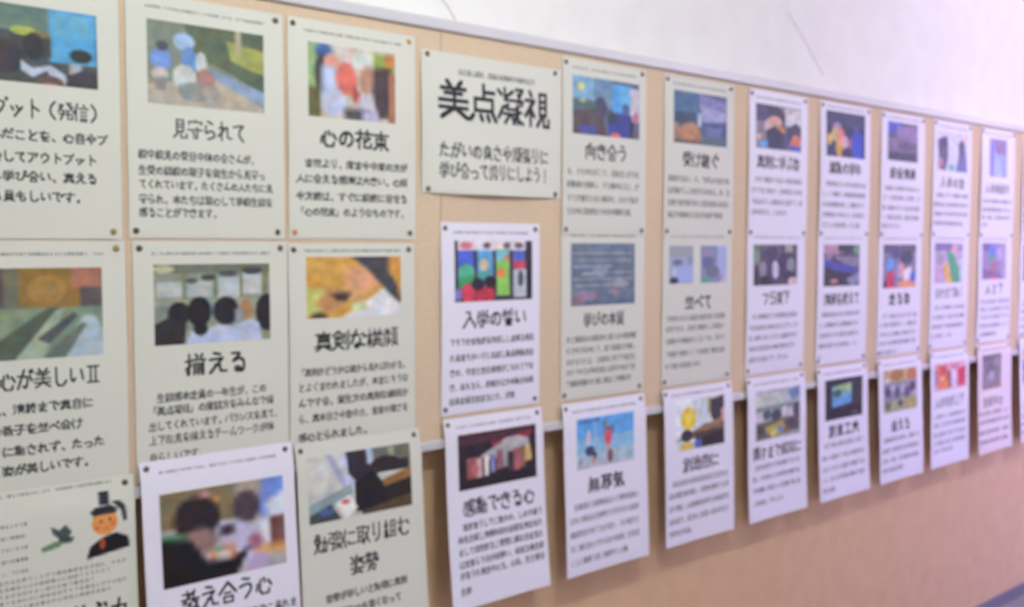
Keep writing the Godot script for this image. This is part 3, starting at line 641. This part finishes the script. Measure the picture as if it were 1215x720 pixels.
func bulletin_board() -> void:
	var x0 := -2.25
	var x1 := 6.75
	var b := thing("bulletin_board", "long tan bulletin board with pale rails, fixed to the corridor wall", "bulletin board", Vector3(0, BOARD_Y, 0))
	var n := 5
	var step := 1.8
	for k in n:
		var a := x0 + step * k
		part("panel", bar(Vector3(a + 0.0009, 0.0, WALL_Z), Vector3(a + step - 0.0009, BOARD_H, 0.0), 0.0008), M.cork, b)
	part("top_rail", bar(Vector3(x0 - 0.025, BOARD_H, WALL_Z), Vector3(x1 + 0.025, BOARD_H + 0.024, 0.009), 0.0025), M.rail, b)
	part("bottom_rail", bar(Vector3(x0 - 0.025, -0.001, WALL_Z + 0.001), Vector3(x1 + 0.025, 0.019, 0.007), 0.0025), M.rail, b)
	for x in [x0 - 0.025, x1]:
		part("side_rail", bar(Vector3(x, 0.019, WALL_Z + 0.001), Vector3(x + 0.025, BOARD_H, 0.008), 0.0025), M.rail, b)


func ceiling_light(x: float, label: String, tint: Color) -> void:
	var o := thing("ceiling_light", label, "lamp", Vector3(x, CEIL_Y, LAMP_Z), "short bare tube lights on the corridor ceiling")
	var st := SurfaceTool.new()
	st.begin(Mesh.PRIMITIVE_TRIANGLES)
	st.set_smooth_group(-1)
	extrude(st, PackedVector2Array([Vector2(-0.03, -0.07), Vector2(0.03, -0.07), Vector2(0.1, 0.0), Vector2(-0.1, 0.0)]), -0.2, 0.2)
	st.generate_normals()
	part("housing", st.commit(), M.white_metal, o)
	for s in [-1, 1]:
		part("socket", bar(Vector3(s * 0.18 - 0.012, -0.12, -0.016), Vector3(s * 0.18 + 0.012, -0.07, 0.016), 0.004), M.white_metal, o)
	var tube := part("tube", lathe([Vector2(0, -0.165), Vector2(0.015, -0.165), Vector2(0.015, 0.165), Vector2(0, 0.165)], 16), M.tube, o)
	tube.rotation.y = PI / 2
	tube.position.y = -0.1
	for k in 4:
		var l := OmniLight3D.new()
		l.name = "tube_light"
		l.light_color = tint
		l.light_energy = LAMP_ENERGY
		l.light_size = 0.03
		l.omni_range = 20.0
		l.omni_attenuation = 2.0
		l.shadow_enabled = true
		o.add_child(l, true)
		l.position = Vector3(-0.12 + 0.08 * k, -0.15, 0)


# ---------------------------------------------------------------- lettering
func glyph_strokes(ch: String, rect: Rect2) -> Array:
	var out := []
	var kana := ch.unicode_at(0) >= 0x3041 and ch.unicode_at(0) <= 0x30ff
	var source: String = GLYPH[ch]
	for token in source.split(" "):
		if token.contains("@"):
			var r: String = token.substr(2)
			var a := Vector2(r.substr(0, 1).hex_to_int(), r.substr(1, 1).hex_to_int()) / 15.0
			var b := Vector2(r.substr(2, 1).hex_to_int(), r.substr(3, 1).hex_to_int()) / 15.0
			out.append_array(glyph_strokes(token.substr(0, 1), Rect2(rect.position + a * rect.size, (b - a) * rect.size)))
			continue
		var line := PackedVector2Array()
		for i in range(0, token.length(), 2):
			line.append(rect.position + rect.size * Vector2(token.substr(i, 1).hex_to_int(), token.substr(i + 1, 1).hex_to_int()) / 15.0)
		if kana and line.size() > 3:
			for again in 2:
				var soft := PackedVector2Array([line[0]])
				for i in line.size() - 1:
					soft.append(line[i].lerp(line[i + 1], 0.25))
					soft.append(line[i].lerp(line[i + 1], 0.75))
				soft.append(line[line.size() - 1])
				line = soft
		out.append(line)
	return out


var glyph_cache := {}


func write(im: Image, text: String, at: Vector2, pitch: float, size: Vector2, weight: float, ink: Color) -> void:
	# at: left end of the line, middle of its height, in pixels; crowded characters have finer strokes
	for i in text.length():
		var ch := text.substr(i, 1)
		if ch == "　" or ch == " ":
			continue
		if not GLYPH.has(ch):
			ch = FILL_KANJI.substr((ch.unicode_at(0) * 7 + 3) % FILL_KANJI.length(), 1)
		if not glyph_cache.has(ch):
			glyph_cache[ch] = glyph_strokes(ch, Rect2(0, 0, 1, 1))
		var w := maxi(1, roundi(weight * clampf(1.12 - 0.024 * glyph_cache[ch].size(), 0.7, 1.0)))
		var o := at + Vector2(pitch * i + (pitch - size.x) * 0.5, -size.y * 0.5)
		for line: PackedVector2Array in glyph_cache[ch]:
			for k in line.size() - 1:
				var a := o + line[k] * size
				var b := o + line[k + 1] * size
				var n := int(a.distance_to(b) / maxf(1.0, w * 0.35)) + 1
				for j in n + 1:
					var p := a.lerp(b, float(j) / n)
					im.fill_rect(Rect2i(roundi(p.x - w * 0.5), roundi(p.y - w * 0.5), w, w), ink)


func print_sheet(d: Dictionary, paper: Color) -> Image:
	var px := 3000.0 if d.c <= 4 else 2000.0       # pixels a metre
	var W := int(d.w * px)
	var H := int(d.h * px)
	var im := Image.create(W, H, false, Image.FORMAT_RGB8)
	im.fill(paper)
	var rng := RandomNumberGenerator.new()
	rng.seed = d.c * 31 + d.r * 7
	var ink := Color(0.17, 0.165, 0.19)
	var grey := paper.lerp(ink, 0.62)
	var wide: bool = d.c == 4 and d.r == 1
	# the small line at the head of the sheet
	if wide:
		write(im, filler(19, rng), Vector2(W * 0.24, H * 0.125), W * 0.55 / 19, Vector2(W * 0.027, H * 0.04), W * 0.004, paper.lerp(ink, 0.85))
	elif not (d.c == 3 and d.r == 3):
		write(im, filler(34, rng), Vector2(W * 0.11, H * minf(0.052, d.photo[1] * 0.55 if d.photo else 0.052)), W * 0.77 / 34, Vector2(W * 0.019, H * 0.012), W * 0.0027, grey)
	for n in d.title.size():
		var t: Array = d.title[n]
		var count: int = t[0].length()
		var pitch: float = (t[2] - t[1]) * W / count
		var high := minf(pitch * 1.12, H * 0.085)
		var weight := pitch * 0.125
		if wide:
			high = H * (0.255 if n == 0 else 0.105)
			weight = pitch * (0.12 if n == 0 else 0.13)
		var tone := paper.lerp(ink, 0.6 if d.c >= 10 else 0.8 if d.c == 2 and d.r == 1 else 1.0)
		write(im, t[0], Vector2(t[1] * W, t[3] * H), pitch, Vector2(minf(pitch * 0.9, high), high), weight, tone)
	var left: float = d.from * W
	var span: float = (d.to - d.from) * W
	for n in d.at.size():
		var text := ""
		var per := 17
		if d.lines.size() > n:
			text = d.lines[n]
			per = 14 if d.c != 2 else 17
			per = maxi(per, text.length())
		else:
			var count := per
			if n == d.at.size() - 1:
				count = int(per * d.last)
			text = filler(count, rng)
			if n == 0 and d.indent:
				text = "　" + text.substr(1)
		var pitch: float = span / per
		write(im, text, Vector2(left, d.at[n] * H), pitch, Vector2(pitch * 0.9, minf(pitch * 1.0, H * 0.037)), maxf(1.6, pitch * (0.14 if d.c <= 4 else 0.115)), paper.lerp(ink, 0.88 if d.c <= 4 else 0.78))
	if d.c == 1 and d.r == 3:
		# small notes beside and below the drawing
		for k in 5:
			write(im, filler(7, rng), Vector2(W * 0.27, H * (0.13 + 0.045 * k)), W * 0.024, Vector2(W * 0.02, H * 0.014), W * 0.0025, grey)
		for k in 5:
			write(im, filler(28 - 3 * (k % 3), rng), Vector2(W * 0.1, H * (0.345 + 0.026 * k)), W * 0.03, Vector2(W * 0.024, H * 0.015), W * 0.0025, grey)
	return im


func filler(n: int, rng: RandomNumberGenerator) -> String:
	var s := ""
	while s.length() < n:
		if rng.randf() < 0.42:
			s += FILL_KANJI.substr(rng.randi() % FILL_KANJI.length(), 1)
			if rng.randf() < 0.5:
				s += FILL_KANJI.substr(rng.randi() % FILL_KANJI.length(), 1)
		else:
			s += FILL_KANA.substr(rng.randi() % FILL_KANA.length(), 1)
			if rng.randf() < 0.08:
				s += "、"
	return s.substr(0, n)


func print_photo(spec: String, paper: Color, sharp: bool) -> Image:
	var W := 192
	var H := 144
	var im := Image.create(W, H, false, Image.FORMAT_RGB8)
	for op in spec.split(" | "):
		var a := op.split(" ")
		if a[0] == "b":
			im.fill(paper if a[1] == "paper" else Color(a[1]))
		elif a[0] == "r":
			im.fill_rect(Rect2i(int(a[1].to_float() * W / 100.0), int(a[2].to_float() * H / 100.0), maxi(1, int(a[3].to_float() * W / 100.0)), maxi(1, int(a[4].to_float() * H / 100.0))), Color(a[5]))
		elif a[0] == "e":
			var c := Vector2(a[1].to_float() * W, a[2].to_float() * H) / 100.0
			var r := Vector2(a[3].to_float() * W, a[4].to_float() * H) / 100.0
			for y in range(maxi(0, int(c.y - r.y)), mini(H, int(c.y + r.y) + 1)):
				var k := 1.0 - pow((y + 0.5 - c.y) / r.y, 2)
				if k > 0.0:
					var half := r.x * sqrt(k)
					im.fill_rect(Rect2i(roundi(c.x - half), y, maxi(1, roundi(half * 2)), 1), Color(a[5]))
		else:
			var poly := PackedVector2Array()
			for i in range(2, a.size(), 2):
				poly.append(Vector2(a[i].to_float() * W, a[i + 1].to_float() * H) / 100.0)
			for y in H:
				var cuts := []
				for i in poly.size():
					var p := poly[i]
					var q := poly[(i + 1) % poly.size()]
					if (p.y <= y + 0.5) != (q.y <= y + 0.5):
						cuts.append(p.x + (q.x - p.x) * (y + 0.5 - p.y) / (q.y - p.y))
				cuts.sort()
				for i in range(0, cuts.size() - 1, 2):
					im.fill_rect(Rect2i(roundi(cuts[i]), y, maxi(1, roundi(cuts[i + 1] - cuts[i])), 1), Color(a[1]))
	# soft like the snapshots: halve, then enlarge again
	var small := Vector2i(W, H)
	for k in 2 if sharp else 3:
		small /= 2
		im.resize(small.x, small.y, Image.INTERPOLATE_BILINEAR)
	# the mottling of a printed snapshot
	var n := FastNoiseLite.new()
	n.seed = spec.length()
	n.frequency = 0.12 if sharp else 0.2
	n.noise_type = FastNoiseLite.TYPE_SIMPLEX_SMOOTH
	if not spec.begins_with("b paper"):
		for y in small.y:
			for x in small.x:
				var c := im.get_pixel(x, y)
				c = c.lerp(Color(c.get_luminance(), c.get_luminance(), c.get_luminance()), 0.15).lerp(paper, 0.06)
				var l := 1.0 + 0.14 * n.get_noise_2d(x, y)
				var h := 0.05 * n.get_noise_2d(x + 500.0, y)
				im.set_pixel(x, y, Color(clampf(c.r * l + h, 0, 1), clampf(c.g * l, 0, 1), clampf(c.b * l - h, 0, 1)))
	im.resize(264, 198, Image.INTERPOLATE_CUBIC)
	return im


# ---------------------------------------------------------------- posters
func lift(d: Dictionary, u: float, v: float) -> float:
	# how far the paper stands off the board
	var phase: float = d.c * 1.7 + d.r * 0.9
	if d.r == 3:
		return 0.0055 + 0.0065 * smoothstep(0.02, 0.1, v) + d.flare * pow(v, 1.4) + 0.0035 * pow(2.0 * u - 1.0, 2) * v + 0.0025 * sin(phase + 4.0 * v) * v
	var top := 0.0015
	var foot := 0.004 if d.r == 1 and d.c > 4 else 0.0018
	var z := lerpf(top, foot, v) + (0.0035 + 0.0015 * sin(phase)) * sin(PI * v) * (0.45 + 0.55 * sin(PI * u + 0.4 * sin(phase)))
	if d.c == 4 and d.r == 1:
		z += 0.012 * sin(PI * u) * pow(v, 3)
	return z


func sheet_mesh(d: Dictionary, u0: float, v0: float, u1: float, v1: float, off: float, thick: float, nx: int, ny: int) -> ArrayMesh:
	var st := SurfaceTool.new()
	st.begin(Mesh.PRIMITIVE_TRIANGLES)
	for side in 2:
		st.set_smooth_group(side)
		for j in ny:
			for i in nx:
				var c := []
				for o in [[0, 0], [1, 0], [1, 1], [0, 1]]:
					var a := float(i + o[0]) / nx
					var b := float(j + o[1]) / ny
					var u := lerpf(u0, u1, a)
					var v := lerpf(v0, v1, b)
					c.append([Vector3(u * d.w, -v * d.h, lift(d, u, v) + off - thick * side), Vector2(a, b)])
				var order := [0, 1, 2, 0, 2, 3] if side == 0 else [0, 2, 1, 0, 3, 2]
				for k in order:
					st.set_uv(c[k][1])
					st.add_vertex(c[k][0])
	st.set_smooth_group(-1)
	st.set_uv(Vector2(0.002, 0.002))
	for j in ny:
		for s in 2:
			var u := u0 if s == 0 else u1
			var va := lerpf(v0, v1, float(j) / ny)
			var vb := lerpf(v0, v1, float(j + 1) / ny)
			var a := Vector3(u * d.w, -va * d.h, lift(d, u, va) + off)
			var b := Vector3(u * d.w, -vb * d.h, lift(d, u, vb) + off)
			var k := Vector3(0, 0, thick)
			if s == 0:
				quad(st, a - k, a, b, b - k)
			else:
				quad(st, a, a - k, b - k, b)
	for i in nx:
		for s in 2:
			var v := v0 if s == 0 else v1
			var ua := lerpf(u0, u1, float(i) / nx)
			var ub := lerpf(u0, u1, float(i + 1) / nx)
			var a := Vector3(ua * d.w, -v * d.h, lift(d, ua, v) + off)
			var b := Vector3(ub * d.w, -v * d.h, lift(d, ub, v) + off)
			var k := Vector3(0, 0, thick)
			if s == 0:
				quad(st, a - k, b - k, b, a)
			else:
				quad(st, a, b, b - k, a - k)
	st.generate_normals()
	return st.commit()


const PAPER := {"cream": Color(0.855, 0.855, 0.825), "white": Color(0.925, 0.912, 0.980), "pink": Color(0.925, 0.870, 0.895)}


func paper_material(im: Image) -> StandardMaterial3D:
	var m := mat(Color.WHITE, 0.6, 0.35)
	m.albedo_texture = ImageTexture.create_from_image(im)
	m.texture_repeat = false
	return m


func posters() -> void:
	for d: Dictionary in POSTERS:
		var paper: Color = PAPER[d.paper]
		var o := thing("poster", d.label, "poster", Vector3(d.x, BOARD_Y + d.y, 0), "posters pinned to the bulletin board")
		part("sheet", sheet_mesh(d, 0, 0, 1, 1, 0.0004, 0.0004, 10, 16), paper_material(print_sheet(d, paper)), o)
		if d.photo.is_empty():
			continue
		var key := "%d,%d" % [d.c, d.r]
		if not PHOTO.has(key):
			key = "9,%d" % d.r
		var im := print_photo(PHOTO[key], paper, not key in ["3,1", "3,2", "2,3"])
		var r: Array = d.photo
		if key == "6,2":
			for cut in [[0.0, 0.40], [0.53, 1.0]]:
				var some := im.get_region(Rect2i(int(cut[0] * 264) + 2, 0, int((cut[1] - cut[0]) * 264) - 5, 198))
				part("printed_photo", sheet_mesh(d, lerpf(r[0], r[2], cut[0]), r[1], lerpf(r[0], r[2], cut[1]), r[3], 0.0008, 0.0003, 4, 6), paper_material(some), o)
		else:
			part("printed_photo" if key != "1,3" else "printed_drawing", sheet_mesh(d, r[0], r[1], r[2], r[3], 0.0008, 0.0003, 8, 6), paper_material(im), o)


func pins() -> void:
	var mesh := lathe([Vector2(0, 0.0046), Vector2(0.0022, 0.0044), Vector2(0.0042, 0.0034), Vector2(0.0054, 0.0016), Vector2(0.0056, 0.0006), Vector2(0.0050, 0.0), Vector2(0.0007, 0.0), Vector2(0.0006, -0.004), Vector2(0, -0.006)], 14)
	var by := {}
	for d: Dictionary in POSTERS:
		by[d.c * 10 + d.r] = d
	var corners := {"top left": Vector2(0.04, 0.03), "top right": Vector2(0.95, 0.03), "bottom left": Vector2(0.04, 0.97), "bottom right": Vector2(0.95, 0.97)}
	var list := []        # column, row, corner, colour
	for a in [[1, 1, "bottom right", "olive"], [1, 2, "top right", "olive"], [1, 3, "top right", "dark"],
			[2, 1, "top right", "dark"], [2, 1, "bottom left", "dark"], [2, 1, "bottom right", "dark"], [2, 2, "top left", "dark"], [2, 2, "top right", "dark"], [2, 3, "top left", "dark"], [2, 3, "top right", "dark"],
			[3, 1, "top left", "dark"], [3, 1, "top right", "gold"], [3, 1, "bottom left", "orange"], [3, 1, "bottom right", "dark"], [3, 2, "top left", "dark"], [3, 2, "top right", "dark"], [3, 3, "top left", "dark"], [3, 3, "top right", "dark"]]:
		list.append(a)
	for c in [[4, 1], [4, 2]]:
		for k in corners:
			list.append([c[0], c[1], k, "dark"])
	for k in ["top left", "top right"]:
		list.append([4, 3, k, "dark"])
	for c in range(5, 12):
		for r in [1, 2]:
			for k in corners:
				if r == 1 or k.begins_with("bottom"):
					list.append([c, r, k, "dark"])
		for k in ["top left", "top right"]:
			list.append([c, 3, k, "dark"])
	var proto: MeshInstance3D
	for a in list:
		var d: Dictionary = by[a[0] * 10 + a[1]]
		var at: Vector2 = corners[a[2]]
		var o: MeshInstance3D
		if proto == null:
			proto = MeshInstance3D.new()
			proto.mesh = mesh
			o = proto
		else:
			o = proto.duplicate()
		o.name = numbered("push_pin")
		o.material_override = M["pin_" + a[3]]
		add_child(o, true)
		o.position = Vector3(d.x + at.x * d.w, BOARD_Y + d.y - at.y * d.h, lift(d, at.x, at.y) + 0.0006)
		o.set_meta("label", "%s pin at the %s of the %s" % [a[3], a[2], d.short])
		o.set_meta("category", "push pin")
		o.set_meta("group", "push pins holding the posters")
